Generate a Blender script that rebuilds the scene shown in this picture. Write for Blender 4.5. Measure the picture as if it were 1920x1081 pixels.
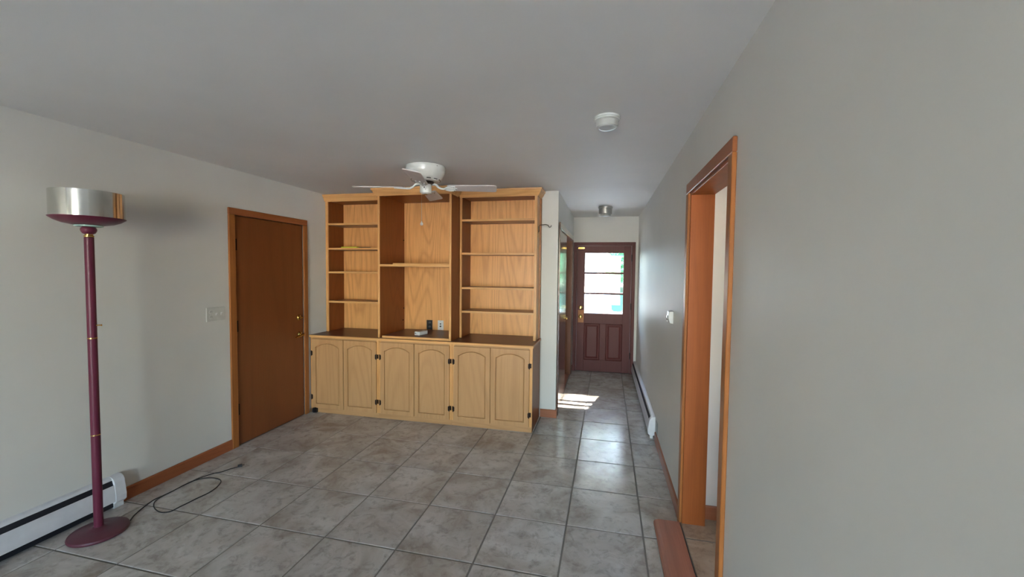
import bpy, math, random
from mathutils import Matrix, Vector
random.seed(7)
PI = math.pi
S = bpy.context.scene
for o in list(bpy.data.objects):
    bpy.data.objects.remove(o)

# ------------------------------------------------------------------ camera
F_PX = 771.95
YAW, PITCH, ROLL, CAM_H = 0.2197, -0.0433, 0.0104, 1.5864
def cam_axes():
    cy, sy, cp, sp = math.cos(YAW), math.sin(YAW), math.cos(PITCH), math.sin(PITCH)
    fwd = Vector((-sy*cp, cy*cp, sp)); right = Vector((cy, sy, 0)); up = right.cross(fwd)
    cr, sr = math.cos(ROLL), math.sin(ROLL)
    return right*cr + up*sr, up*cr - right*sr, fwd
r_, u_, f_ = cam_axes()
cd = bpy.data.cameras.new('camera'); cam = bpy.data.objects.new('camera', cd)
S.collection.objects.link(cam)
cam.matrix_world = Matrix(((r_.x, u_.x, -f_.x, 0), (r_.y, u_.y, -f_.y, 0), (r_.z, u_.z, -f_.z, CAM_H), (0, 0, 0, 1)))
cd.sensor_width = 36.0; cd.lens = F_PX/1920*36.0
cd.clip_start = 0.05; cd.clip_end = 300
S.camera = cam

# ------------------------------------------------------------------ world, sun, exposure
SUN_DIR = Vector((-0.24, -1.0, -0.71)).normalized()       # direction the sunlight travels
SKY_STRENGTH, SUN_ENERGY = 2.1, 90.0
W = bpy.data.worlds.new('sky'); S.world = W; W.use_nodes = True
nt = W.node_tree; nt.nodes.clear()
sky = nt.nodes.new('ShaderNodeTexSky'); sky.sky_type = 'NISHITA'; sky.sun_disc = False
sky.sun_elevation = math.asin(-SUN_DIR.z)
sky.sun_rotation = math.atan2(-SUN_DIR.x, -SUN_DIR.y)
sky.air_density = 1.0; sky.dust_density = 0.3; sky.ozone_density = 1.0
hs = nt.nodes.new('ShaderNodeHueSaturation'); hs.inputs['Saturation'].default_value = 0.95
bg = nt.nodes.new('ShaderNodeBackground'); bg.inputs['Strength'].default_value = SKY_STRENGTH
wo = nt.nodes.new('ShaderNodeOutputWorld')
nt.links.new(sky.outputs[0], hs.inputs['Color']); nt.links.new(hs.outputs[0], bg.inputs[0]); nt.links.new(bg.outputs[0], wo.inputs[0])
sd = bpy.data.lights.new('sun', 'SUN'); sd.energy = SUN_ENERGY; sd.angle = math.radians(0.6); sd.color = (1.0, 0.93, 0.82)
so = bpy.data.objects.new('sun', sd); S.collection.objects.link(so)
so.rotation_euler = SUN_DIR.to_track_quat('-Z', 'Y').to_euler(); so.location = (2, 12, 9)
S.view_settings.view_transform = 'Standard'; S.view_settings.look = 'None'
S.view_settings.exposure = 1.12; S.view_settings.gamma = 1.0; S.view_settings.use_curve_mapping = False

def portal(loc, normal, sx, sy):
    """marks a window opening so that sky light entering through it is sampled well (adds no light)"""
    d = bpy.data.lights.new('window_portal', 'AREA'); d.shape = 'RECTANGLE'; d.size = sx; d.size_y = sy
    d.cycles.is_portal = True
    o = bpy.data.objects.new('window_portal', d); S.collection.objects.link(o)
    o.location = loc; o.rotation_euler = Vector(normal).to_track_quat('-Z', 'Z').to_euler()

# ------------------------------------------------------------------ main measures (metres)
XL, XR, YE, ZC = -3.1535, 0.504, 6.6047, 2.4372
YS, XS = 4.40, -0.4863            # face of the wall behind the bookcase / hall left wall
YF = -4.6                         # wall behind the camera
ZS = 0.03                         # floor level of the side room on the right

# ------------------------------------------------------------------ materials
def new_mat(name):
    m = bpy.data.materials.new(name); m.use_nodes = True
    n = m.node_tree.nodes; b = n['Principled BSDF']
    return m, m.node_tree, n, b
def L(nt, a, b): nt.links.new(a, b)
def srgb(r, g, b):
    f = lambda c: (c/255/12.92) if c/255 <= .04045 else ((c/255+.055)/1.055)**2.4
    return (f(r), f(g), f(b), 1)
def coords(nt, scale=(1, 1, 1), rnd=0.0, rot=None):
    tc = nt.nodes.new('ShaderNodeTexCoord'); mp = nt.nodes.new('ShaderNodeMapping')
    mp.inputs['Scale'].default_value = scale
    if rot: mp.inputs['Rotation'].default_value = rot
    if rnd:
        oi = nt.nodes.new('ShaderNodeObjectInfo'); mu = nt.nodes.new('ShaderNodeVectorMath'); mu.operation = 'SCALE'
        cmb = nt.nodes.new('ShaderNodeCombineXYZ')
        m1 = nt.nodes.new('ShaderNodeMath'); m1.operation = 'MULTIPLY'; m1.inputs[1].default_value = 7.31
        m2 = nt.nodes.new('ShaderNodeMath'); m2.operation = 'MULTIPLY'; m2.inputs[1].default_value = 3.77
        L(nt, oi.outputs['Random'], cmb.inputs[0]); L(nt, oi.outputs['Random'], m1.inputs[0]); L(nt, m1.outputs[0], cmb.inputs[1])
        L(nt, oi.outputs['Random'], m2.inputs[0]); L(nt, m2.outputs[0], cmb.inputs[2])
        mu.inputs['Scale'].default_value = rnd; L(nt, cmb.outputs[0], mu.inputs[0])
        ad = nt.nodes.new('ShaderNodeVectorMath'); ad.operation = 'ADD'
        L(nt, tc.outputs['Object'], ad.inputs[0]); L(nt, mu.outputs[0], ad.inputs[1]); L(nt, ad.outputs[0], mp.inputs['Vector'])
    else:
        L(nt, tc.outputs['Object'], mp.inputs['Vector'])
    return mp.outputs[0]
def noise(nt, vec, scale, detail=4, rough=.55, dist=0):
    n = nt.nodes.new('ShaderNodeTexNoise'); n.inputs['Scale'].default_value = scale; n.inputs['Detail'].default_value = detail
    n.inputs['Roughness'].default_value = rough; n.inputs['Distortion'].default_value = dist
    L(nt, vec, n.inputs['Vector']); return n.outputs['Fac']
def ramp(nt, fac, stops):
    r = nt.nodes.new('ShaderNodeValToRGB'); e = r.color_ramp.elements
    e[0].position, e[0].color = stops[0]; e[1].position, e[1].color = stops[-1]
    for p, c in stops[1:-1]:
        x = e.new(p); x.color = c
    L(nt, fac, r.inputs[0]); return r.outputs[0]
def mix(nt, fac, a, b, mode='MIX'):
    m = nt.nodes.new('ShaderNodeMix'); m.data_type = 'RGBA'; m.blend_type = mode
    for sock, val in ((m.inputs['Factor'], fac), (m.inputs[6], a), (m.inputs[7], b)):
        if hasattr(val, 'links') or isinstance(val, bpy.types.NodeSocket): L(nt, val, sock)
        else: sock.default_value = val
    return m.outputs[2]
def bump(nt, b, fac, strength, dist=.002):
    n = nt.nodes.new('ShaderNodeBump'); n.inputs['Strength'].default_value = strength; n.inputs['Distance'].default_value = dist
    L(nt, fac, n.inputs['Height']); L(nt, n.outputs[0], b.inputs['Normal'])

def paint(name, col, rough=.55, bs=.12):
    m, t, n, b = new_mat(name)
    v = coords(t)
    f = noise(t, v, 1.3, 3)
    c2 = tuple(x*.95 for x in col[:3])+(1,)
    L(t, ramp(t, f, [(.35, c2), (.65, col)]), b.inputs['Base Color'])
    b.inputs['Roughness'].default_value = rough
    bump(t, b, noise(t, v, 90, 3), bs, .002)
    return m
def plain(name, col, rough=.4, metal=0.0, spec=.5, coat=0):
    m, t, n, b = new_mat(name)
    v = coords(t)
    f = noise(t, v, 14, 3)
    c2 = tuple(x*.9 for x in col[:3])+(1,)
    L(t, ramp(t, f, [(.3, c2), (.7, col)]), b.inputs['Base Color'])
    b.inputs['Roughness'].default_value = rough; b.inputs['Metallic'].default_value = metal
    b.inputs['Specular IOR Level'].default_value = spec; b.inputs['Coat Weight'].default_value = coat
    return m
def wood(name, light, dark, axis='z', rough=.38, rings=9.0, wob=3.2, contrast=.6, coat=.15, spec=.4):
    """oak-like grain: distorted bands running along one axis with cathedral figures and fine pores"""
    m, t, n, b = new_mat(name)
    lo, hi = 1.0, .10
    sc = {'z': (lo, lo, hi), 'x': (hi, lo, lo), 'y': (lo, hi, lo)}[axis]
    q = PI/4; v = coords(t, sc, rnd=3.0, rot={'z': (0, 0, q), 'x': (q, 0, 0), 'y': (0, q, 0)}[axis])
    big = noise(t, v, 3.0, 2, .5)
    n1 = noise(t, v, 2.0+wob*.25, 1.0, .4)
    mu = t.nodes.new('ShaderNodeMath'); mu.operation = 'MULTIPLY'; mu.inputs[1].default_value = rings*2.2; L(t, n1, mu.inputs[0])
    w = t.nodes.new('ShaderNodeMath'); w.operation = 'FRACT'; L(t, mu.outputs[0], w.inputs[0])
    sc2 = {'z': (60, 60, 1.6), 'x': (1.6, 60, 60), 'y': (60, 1.6, 60)}[axis]
    pores = noise(t, coords(t, sc2, rnd=3.0), 2.2, 5, .7)
    mid = tuple((a*(1-contrast*.55)+d*contrast*.55) for a, d in zip(light[:3], dark[:3]))+(1,)
    c1 = ramp(t, w.outputs[0], [(0, mid), (.3, light), (.72, light), (1, mid)])
    c2 = mix(t, ramp(t, pores, [(.42, (.0, .0, .0, 1)), (.72, (contrast*.7,)*3+(1,))]), c1, dark)
    c3 = mix(t, ramp(t, big, [(.3, (0, 0, 0, 1)), (.7, (.35, .35, .35, 1))]), c2, mid)
    L(t, c3, b.inputs['Base Color'])
    b.inputs['Roughness'].default_value = rough; b.inputs['Coat Weight'].default_value = coat; b.inputs['Coat Roughness'].default_value = .25
    b.inputs['Specular IOR Level'].default_value = spec
    bump(t, b, pores, .08, .001)
    return m

M = {}
M['wall'] = paint('wall_paint', srgb(216, 215, 210), .5)
M['ceil'] = paint('ceiling_paint', srgb(234, 233, 231), .6)
M['wall_side'] = paint('side_room_paint', srgb(226, 216, 206), .5)
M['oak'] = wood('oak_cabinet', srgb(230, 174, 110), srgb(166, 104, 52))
M['oak_base'] = wood('oak_doors', srgb(198, 152, 104), srgb(152, 106, 64), rings=7, coat=.05, contrast=.45)
M['oak_base_x'] = wood('oak_rails', srgb(198, 152, 104), srgb(152, 106, 64), axis='x', rings=7, coat=.05)
M['oak_back'] = wood('oak_back_panel', srgb(244, 182, 114), srgb(172, 104, 48), rings=9, wob=5, contrast=.62)
M['oak_shaded'] = wood('oak_shaded_panel', srgb(152, 84, 38), srgb(100, 48, 18), contrast=.45, coat=0, spec=.25)  # darker copy of the oak: shade inside the units is in its colour
M['oak_x'] = wood('oak_edges', srgb(232, 178, 114), srgb(176, 114, 60), axis='x')
M['oak_y'] = wood('oak_trim', srgb(190, 122, 70), srgb(130, 74, 36), axis='y')
M['shelf_top'] = wood('shelf_board', srgb(150, 98, 68), srgb(98, 58, 40), axis='x', contrast=.4)
M['counter'] = wood('countertop_brown', srgb(112, 68, 60), srgb(80, 45, 40), axis='x', contrast=.35, rough=.36, coat=0, spec=.3)
M['door_brown'] = wood('stained_door', srgb(128, 72, 36), srgb(90, 46, 20), contrast=.35, rings=3, rough=.4)
M['casing'] = wood('casing_oak', srgb(164, 102, 52), srgb(114, 64, 28), rough=.42, contrast=.4, coat=0, spec=.3)
M['casing_y'] = wood('casing_oak_header', srgb(160, 96, 56), srgb(112, 62, 34), axis='y', rough=.42, contrast=.4, coat=0, spec=.3)
M['jamb'] = wood('jamb_oak', srgb(158, 86, 40), srgb(108, 54, 22), rings=4, wob=5, rough=.42, contrast=.5, coat=0, spec=.3)
M['base_y'] = wood('baseboard_oak', srgb(160, 92, 56), srgb(112, 60, 32), axis='y', contrast=.35)
M['base_x'] = wood('baseboard_oak_x', srgb(160, 98, 66), srgb(112, 62, 38), axis='x', contrast=.35)
M['threshold'] = wood('threshold_red_oak', srgb(168, 108, 84), srgb(120, 70, 52), axis='y', rings=6, wob=4, contrast=.6, rough=.4)
M['mahogany'] = wood('mahogany_paint', srgb(98, 50, 48), srgb(68, 32, 32), contrast=.25, rough=.42, coat=0, spec=.22)
M['dark_gloss'] = wood('dark_varnish', srgb(96, 64, 50), srgb(62, 38, 28), contrast=.3, rough=.12, coat=.6)
M['grout'] = paint('grout', srgb(128, 123, 114), .8, .4)
M['black'] = plain('black_plastic', srgb(24, 22, 24), .35)
M['hinge'] = plain('dark_bronze', srgb(52, 40, 36), .35, .8)
M['brass'] = plain('brass', srgb(214, 178, 104), .2, 1.0)
M['copper'] = plain('aged_copper', srgb(150, 98, 62), .5, .4)
M['white_p'] = plain('white_plastic', srgb(224, 224, 222), .35)
M['grey_p'] = plain('grey_plastic', srgb(150, 150, 148), .4)
M['plate'] = plain('almond_plate', srgb(206, 206, 200), .35)
M['white_enamel'] = plain('white_enamel', srgb(226, 228, 224), .25, coat=.3)
M['heater'] = plain('heater_enamel', srgb(222, 222, 226), .35)
M['heater_dark'] = plain('heater_dark_fill', srgb(22, 24, 34), .6)  # near-black of the fins and of the fillers standing for shade
M['blade'] = plain('fan_blade_white', srgb(214, 206, 204), .45)
M['burgundy'] = plain('burgundy_enamel', srgb(98, 38, 58), .36, spec=.28)
M['burgundy_base'] = plain('burgundy_matte', srgb(92, 42, 54), .42)
M['mint'] = plain('mint_glass', srgb(160, 198, 192), .15)
M['chrome'] = plain('chrome', srgb(210, 210, 212), .12, 1.0)
M['alu'] = plain('brushed_aluminium', srgb(214, 214, 208), .14, 1.0)
M['steel'] = plain('satin_steel', srgb(196, 196, 192), .3, 1.0)
M['cord'] = plain('cord_rubber', srgb(34, 32, 32), .5)
M['lime'] = plain('lime_paper', srgb(196, 206, 40), .6)
M['opal'] = plain('frosted_glass', srgb(186, 188, 184), .5, spec=.25)
M['siding'] = plain('white_siding', srgb(236, 236, 232), .7)
M['siding_blue'] = plain('blue_grey_trim', srgb(84, 112, 120), .7)
M['roof'] = plain('grey_shingle', srgb(120, 120, 124), .9)
M['concrete'] = plain('concrete', srgb(214, 210, 200), .9)
M['grass'] = plain('lawn_grass', srgb(40, 92, 58), .9)
M['terrace'] = plain('bounce_paving', srgb(236, 233, 226), .9)  # kept near white so the unseen terrace bounces light indoors
M['leaf'] = plain('leaf_green', srgb(84, 150, 102), .7)
M['bark'] = plain('bark', srgb(96, 78, 62), .9)
M['fence'] = plain('grey_stone', srgb(120, 130, 132), .8)

def glass_mat():
    m = bpy.data.materials.new('window_glass'); m.use_nodes = True; t = m.node_tree; t.nodes.clear()
    tr = t.nodes.new('ShaderNodeBsdfTransparent'); gl = t.nodes.new('ShaderNodeBsdfGlossy'); gl.inputs['Roughness'].default_value = .02
    fr = t.nodes.new('ShaderNodeFresnel'); fr.inputs['IOR'].default_value = 1.45
    mx = t.nodes.new('ShaderNodeMixShader'); o = t.nodes.new('ShaderNodeOutputMaterial')
    L(t, fr.outputs[0], mx.inputs[0]); L(t, tr.outputs[0], mx.inputs[1]); L(t, gl.outputs[0], mx.inputs[2]); L(t, mx.outputs[0], o.inputs[0])
    return m
M['glass'] = glass_mat()

def tile_mat(name, a, b_, c):
    m, t, n, b = new_mat(name)
    v = coords(t, rnd=4.0)
    f1 = noise(t, v, 3.2, 5, .6, .8); f2 = noise(t, v, 16, 6, .7, .5); f3 = noise(t, v, 60, 3, .6)
    c1 = ramp(t, f1, [(.32, a), (.5, b_), (.68, c)])
    c2 = mix(t, ramp(t, f2, [(.5, (0, 0, 0, 1)), (.68, (.6, .6, .6, 1))]), c1, tuple(x*.66 for x in a[:3])+(1,))
    L(t, c2, b.inputs['Base Color'])
    L(t, ramp(t, f2, [(.3, (.13,)*3+(1,)), (.7, (.26,)*3+(1,))]), b.inputs['Roughness'])
    b.inputs['Specular IOR Level'].default_value = .32
    bump(t, b, f1, .05, .003)
    return m
M['tile'] = tile_mat('stone_tile', srgb(162, 151, 139), srgb(188, 181, 172), srgb(206, 202, 195))
M['tile_side'] = tile_mat('stone_tile_warm', srgb(150, 126, 104), srgb(176, 152, 128), srgb(196, 174, 150))

# ------------------------------------------------------------------ geometry helpers
class MB:
    def __init__(s): s.v = []; s.f = []; s.m = []
    def add(s, vs, fs):
        k = len(s.v); s.v += [tuple(x) for x in vs]; s.f += [[i+k for i in f] for f in fs]; return s
    def box(s, x0, x1, y0, y1, z0, z1):
        vs = [(x, y, z) for z in (z0, z1) for x, y in ((x0, y0), (x1, y0), (x1, y1), (x0, y1))]
        return s.add(vs, [[3, 2, 1, 0], [4, 5, 6, 7], [0, 1, 5, 4], [1, 2, 6, 5], [2, 3, 7, 6], [3, 0, 4, 7]])
    def prism(s, poly, axis, a, b):
        """poly: 2-D points in the two other axes (cyclic order of xyz), extruded along axis from a to b"""
        def P(p, t):
            if axis == 'x': return (t, p[0], p[1])
            if axis == 'y': return (p[0], t, p[1])
            return (p[0], p[1], t)
        n = len(poly); vs = [P(p, a) for p in poly]+[P(p, b) for p in poly]
        return s.add(vs, [list(range(n))[::-1], [n+i for i in range(n)]]+[[i, (i+1) % n, n+(i+1) % n, n+i] for i in range(n)])
    def lathe(s, prof, c, axis='z', n=32, sx=1, sy=1):
        """prof: (radius, height along axis) from c"""
        vs = []; fs = []
        for r, h in prof:
            for i in range(n):
                a = 2*PI*i/n; p, q = r*math.cos(a)*sx, r*math.sin(a)*sy
                d = {'z': (p, q, h), 'x': (h, p, q), 'y': (q, h, p)}[axis]
                vs.append((c[0]+d[0], c[1]+d[1], c[2]+d[2]))
        for j in range(len(prof)-1):
            for i in range(n):
                k = (i+1) % n; fs.append([j*n+i, j*n+k, (j+1)*n+k, (j+1)*n+i])
        fs.append(list(range(n))[::-1]); fs.append([(len(prof)-1)*n+i for i in range(n)])
        return s.add(vs, fs)
    def tube(s, pts, r, n=8):
        pts = [Vector(p) for p in pts]; vs = []; fs = []; prev = None
        for i, p in enumerate(pts):
            t = (pts[min(i+1, len(pts)-1)]-pts[max(i-1, 0)]).normalized()
            if prev is None:
                a = Vector((0, 0, 1)) if abs(t.z) < .9 else Vector((1, 0, 0)); nrm = (a-t*a.dot(t)).normalized()
            else:
                nrm = (prev-t*prev.dot(t)).normalized()
            prev = nrm; bn = t.cross(nrm); rr = r[i] if isinstance(r, (list, tuple)) else r
            for k in range(n):
                a = 2*PI*k/n; vs.append(p+(nrm*math.cos(a)+bn*math.sin(a))*rr)
        for i in range(len(pts)-1):
            for k in range(n):
                l = (k+1) % n; fs.append([i*n+k, i*n+l, (i+1)*n+l, (i+1)*n+k])
        fs.append(list(range(n))[::-1]); fs.append([(len(pts)-1)*n+k for k in range(n)])
        return s.add(vs, fs)
    def sweep(s, path, prof, side=1):
        """profile (outward, z) along an open XY path with mitred corners"""
        P = [Vector((p[0], p[1])) for p in path]; vs = []; fs = []; n = len(prof)
        nr = []
        for i in range(len(P)-1):
            d = (P[i+1]-P[i]).normalized(); nr.append(Vector((d.y, -d.x))*side)
        for i, p in enumerate(P):
            if i == 0: o = nr[0]
            elif i == len(P)-1: o = nr[-1]
            else:
                h = (nr[i-1]+nr[i]).normalized(); o = h/max(.2, h.dot(nr[i]))
            for q, z in prof: vs.append((p.x+o.x*q, p.y+o.y*q, z))
        for i in range(len(P)-1):
            for k in range(n):
                l = (k+1) % n; fs.append([i*n+k, i*n+l, (i+1)*n+l, (i+1)*n+k])
        fs.append(list(range(n))[::-1]); fs.append([(len(P)-1)*n+k for k in range(n)])
        return s.add(vs, fs)
    def xf(s, mat, start=0):
        s.v[start:] = [tuple(mat @ Vector(v)) for v in s.v[start:]]; return s

BASE = {}
def tag(o, label=None, cat=None, group=None, kind=None):
    if label: o['label'] = label
    if cat: o['category'] = cat
    if group: o['group'] = group
    if kind: o['kind'] = kind
    return o
def thing(name, base, label, cat, group=None, kind=None):
    o = bpy.data.objects.new(name, None); S.collection.objects.link(o)
    o.empty_display_size = .05; o.location = base; BASE[o.name] = Vector(base)
    return tag(o, label, cat, group, kind)
def obj(name, mb, mat, parent=None, base=None, bevel=0.0, smooth=0, label=None, cat=None, group=None, kind=None, seg=1):
    b = BASE[parent.name] if parent is not None else Vector(base if base is not None else (0, 0, 0))
    me = bpy.data.meshes.new(name)
    me.from_pydata([(v[0]-b.x, v[1]-b.y, v[2]-b.z) for v in mb.v], [], mb.f); me.validate(); 
    import bmesh
    bm = bmesh.new(); bm.from_mesh(me); bmesh.ops.recalc_face_normals(bm, faces=bm.faces); bm.to_mesh(me); bm.free()
    me.materials.append(M[mat])
    if smooth:
        me.polygons.foreach_set('use_smooth', [True]*len(me.polygons)); me.set_sharp_from_angle(angle=math.radians(smooth))
    o = bpy.data.objects.new(name, me); S.collection.objects.link(o)
    if parent is not None: o.parent = parent
    else: o.location = b
    BASE[o.name] = b
    if bevel:
        m = o.modifiers.new('edge', 'BEVEL'); m.width = bevel; m.segments = seg; m.limit_method = 'ANGLE'; m.angle_limit = math.radians(40)
    return tag(o, label, cat, group, kind)
def B(*a): return MB().box(*a)
def wall(axis, c0, c1, a0, a1, z0, z1, holes):
    """slab normal to axis between c0 and c1, spanning a0..a1 x z0..z1, with rectangular holes (a0,a1,z0,z1)"""
    mb = MB(); A = sorted({a0, a1, *[h[0] for h in holes], *[h[1] for h in holes]}); Z = sorted({z0, z1, *[h[2] for h in holes], *[h[3] for h in holes]})
    A = [a for a in A if a0 <= a <= a1]; Z = [z for z in Z if z0 <= z <= z1]
    inside = lambda a, z: a0 < a < a1 and z0 < z < z1 and not any(h[0] < a < h[1] and h[2] < z < h[3] for h in holes)
    def P(c, a, z): return (c, a, z) if axis == 'x' else (a, c, z)
    idx = {}
    def V(c, a, z):
        k = (c, a, z)
        if k not in idx: idx[k] = len(mb.v); mb.v.append(P(*k))
        return idx[k]
    for i in range(len(A)-1):
        for j in range(len(Z)-1):
            am, zm = (A[i]+A[i+1])/2, (Z[j]+Z[j+1])/2
            if not inside(am, zm): continue
            q = [(A[i], Z[j]), (A[i+1], Z[j]), (A[i+1], Z[j+1]), (A[i], Z[j+1])]
            mb.f.append([V(c0, *p) for p in q]); mb.f.append([V(c1, *p) for p in q[::-1]])
            for (da, dz, e) in ((0, -1, (0, 1)), (1, 0, (1, 2)), (0, 1, (2, 3)), (-1, 0, (3, 0))):
                na = am+da*(A[i+1]-A[i])/2+da*1e-4; nz = zm+dz*(Z[j+1]-Z[j])/2+dz*1e-4
                if not inside(na, nz):
                    p, r = q[e[0]], q[e[1]]; mb.f.append([V(c0, *p), V(c1, *p), V(c1, *r), V(c0, *r)])
    return mb

# ================================================================== THE SETTING
ST = 'structure'
# --- floor: grout bed with stone tiles laid in a grid, each tile its own piece
floor = obj('floor', MB().box(XL-.1, XR+.1, YF-.1, YE+.1, -.06, -.004).box(XR+.1, 3.1, YF-.1, -.02, -.06, -.004), 'grout', kind=ST, label='grey-beige stone tile floor running from the room into the hall', cat='floor')
GX, GY, GS, GA = -0.6472, 4.3729, 0.4606, -0.0079
ca, sa = math.cos(GA), math.sin(GA)
def gpt(c, r): return (GX+(c*ca+r*sa)*GS, GY+(c*sa-r*ca)*GS)
def clip(poly, ax, lim, keep_less):
    out = []
    for i in range(len(poly)):
        p, q = poly[i], poly[(i+1) % len(poly)]
        ip = (p[ax] <= lim) if keep_less else (p[ax] >= lim); iq = (q[ax] <= lim) if keep_less else (q[ax] >= lim)
        if ip: out.append(p)
        if ip != iq:
            t = (lim-p[ax])/(q[ax]-p[ax]); out.append((p[0]+(q[0]-p[0])*t, p[1]+(q[1]-p[1])*t))
    return out
def tile_mesh(poly, gap=.0048, ch=.0025, top=0.0, th=.012):
    n = len(poly); cx = sum(p[0] for p in poly)/n; cy = sum(p[1] for p in poly)/n
    def inset(d):
        res = []
        for p in poly:
            vx, vy = cx-p[0], cy-p[1]
            res.append((p[0]+math.copysign(min(d, abs(vx)), vx), p[1]+math.copysign(min(d, abs(vy)), vy)))
        return res
    a, b = inset(gap), inset(gap+ch)
    mb = MB(); vs = [(x, y, top-th) for x, y in a]+[(x, y, top-ch*.7) for x, y in a]+[(x, y, top) for x, y in b]
    fs = [[2*n+i for i in range(n)]]
    for k in (0, 1):
        fs += [[k*n+i, k*n+(i+1) % n, (k+1)*n+(i+1) % n, (k+1)*n+i] for i in range(n)]
    return mb.add(vs, fs), (cx, cy)
full = None
def lay_tiles(parent, mat, xa, xb, ya, yb, top, hall=True):
    global full
    fullm = None
    for c in range(-8, 10):
        for r in range(-8, 22):
            poly = [gpt(c, r), gpt(c, r-1), gpt(c+1, r-1), gpt(c+1, r)][::-1]
            poly0 = poly
            lo = xa
            if hall and min(p[1] for p in poly) > YS-.02: lo = XS
            for ax, lim, kl in ((0, lo, False), (0, xb, True), (1, ya, False), (1, yb, True)):
                if poly: poly = clip(poly, ax, lim, kl)
            if len(poly) < 3: continue
            ar = abs(sum(poly[i][0]*poly[(i+1) % len(poly)][1]-poly[(i+1) % len(poly)][0]*poly[i][1] for i in range(len(poly))))/2
            if ar < .002: continue
            whole = abs(ar-GS*GS) < 1e-4
            if whole and fullm is not None:
                cx = sum(p[0] for p in poly)/4; cy = sum(p[1] for p in poly)/4
                o = bpy.data.objects.new('tile', fullm); S.collection.objects.link(o); o.parent = parent; o.location = (cx, cy, top-BASE[parent.name].z)
                o.rotation_euler.z = 0
                continue
            mb, (cx, cy) = tile_mesh(poly, top=0.0)
            me = bpy.data.meshes.new('tile'); me.from_pydata([(x-cx, y-cy, z) for x, y, z in mb.v], [], mb.f); me.materials.append(M[mat])
            import bmesh
            bm = bmesh.new(); bm.from_mesh(me); bmesh.ops.recalc_face_normals(bm, faces=bm.faces)
            if max(bm.faces, key=lambda f: f.calc_center_median().z).normal.z < 0: bmesh.ops.reverse_faces(bm, faces=bm.faces)
            bm.to_mesh(me); bm.free()
            if whole: fullm = me
            o = bpy.data.objects.new('tile', me); S.collection.objects.link(o); o.parent = parent; o.location = (cx, cy, top-BASE[parent.name].z)
lay_tiles(floor, 'tile', XL, XR, YF, YE, 0.0)
lay_tiles(floor, 'tile', XR, 3.0, YF, -.1, 0.0, hall=False)
floor2 = obj('floor_side_room', MB().box(XR-.01, 3.1, -.01, 2.86, -.06, ZS-.004), 'grout', kind=ST, label='warm beige tile floor of the side room, seen through the doorway', cat='floor')
lay_tiles(floor2, 'tile_side', XR-.012, 3.0, 0.0, 2.76, ZS, hall=False)

obj('ceiling', B(XL-.1, 3.2, YF-.1, YE+.15, ZC, ZC+.12), 'ceil', kind=ST, label='plain white ceiling over the room and hall', cat='ceiling')

D1 = (2.985, 3.825, 2.046)           # left door opening y0,y1,top
OP = (1.86, 2.68, 2.066)             # right doorway opening y0,y1,top
ED = (-.43, .42, 2.0)                # end door opening x0,x1,top
WF2 = (-3.05, -2.7, .6, 2.2)         # narrow window in the wall behind the camera
WF1 = (-1.35, .75, .12, 2.3)          # window in the wall behind the camera
obj('wall_left', wall('x', XL-.11, XL, YF-.1, 4.61, -.02, ZC, [(D1[0], D1[1], -.03, D1[2])]), 'wall', kind=ST, label='off-white left wall with the brown flush door', cat='wall')
obj('wall_right', wall('x', XR, XR+.115, -.1, YE+.1, -.02, ZC, [(OP[0], OP[1], -.03, OP[2])]), 'wall', kind=ST, label='off-white right wall with the open oak-cased doorway', cat='wall')
obj('wall_back', MB().box(XL, -.662, 4.512, 4.60, -.02, ZC).box(-.662, XS, YS, 4.50, -.02, ZC).box(-.70, -.662, 4.45, 4.512, 2.43, ZC), 'wall', kind=ST, label='pale wall behind the bookcase, ending in the narrow strip beside the hall', cat='wall')
HO = (4.56, 6.34, 2.05)
obj('wall_hall', wall('x', XS-.1, XS, YS+.1, YE, -.02, ZC, [(HO[0], HO[1], -.03, HO[2])]), 'wall', kind=ST, label='left hall wall around the dark double closet', cat='wall')
obj('wall_end', wall('y', YE, YE+.14, -1.5, XR+.12, -.02, ZC, [(ED[0], ED[1], -.03, ED[2])]), 'wall', kind=ST, label='cream end wall above the front door', cat='wall')
obj('wall_front', wall('y', YF-.1, YF, XL, 3.0, -.02, ZC, [WF1, WF2]), 'wall', kind=ST, label='wall behind the viewer with two windows', cat='wall')
# closet behind the hall doors
obj('wall_closet', MB().add(*(lambda w: (w.v, w.f))(wall('x', -1.3, -1.2, 4.60, YE, -.02, ZC, []))).box(-1.2, XS-.1, 4.60, 4.62, -.02, ZC), 'wall', kind=ST, label='inside walls of the hall closet', cat='wall')
obj('floor_closet', B(-1.2, XS-.01, 4.52, YE, -.05, -.001), 'threshold', kind=ST, label='wooden closet floor', cat='floor')
# side room on the right
WS = (.6, 1.5, .9, 2.0)
obj('wall_side_far', wall('y', 2.76, 2.86, XR+.115, 3.1, -.02, ZC, []), 'wall_side', kind=ST, label='warm white wall of the side room, seen through the doorway', cat='wall')
obj('wall_side_near', wall('y', -.1, 0, XR+.115, 3.1, -.02, ZC, []), 'wall_side', kind=ST, label='hidden near wall of the side room', cat='wall')
obj('wall_right_far', wall('x', 3.0, 3.1, YF-.1, -.1, -.02, ZC, []), 'wall', kind=ST, label='wall of the room corner behind the viewer', cat='wall')
obj('wall_side_window', wall('x', 3.0, 3.1, 0, 2.76, -.02, ZC, [WS]), 'wall_side', kind=ST, label='window wall of the side room', cat='wall')

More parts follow.
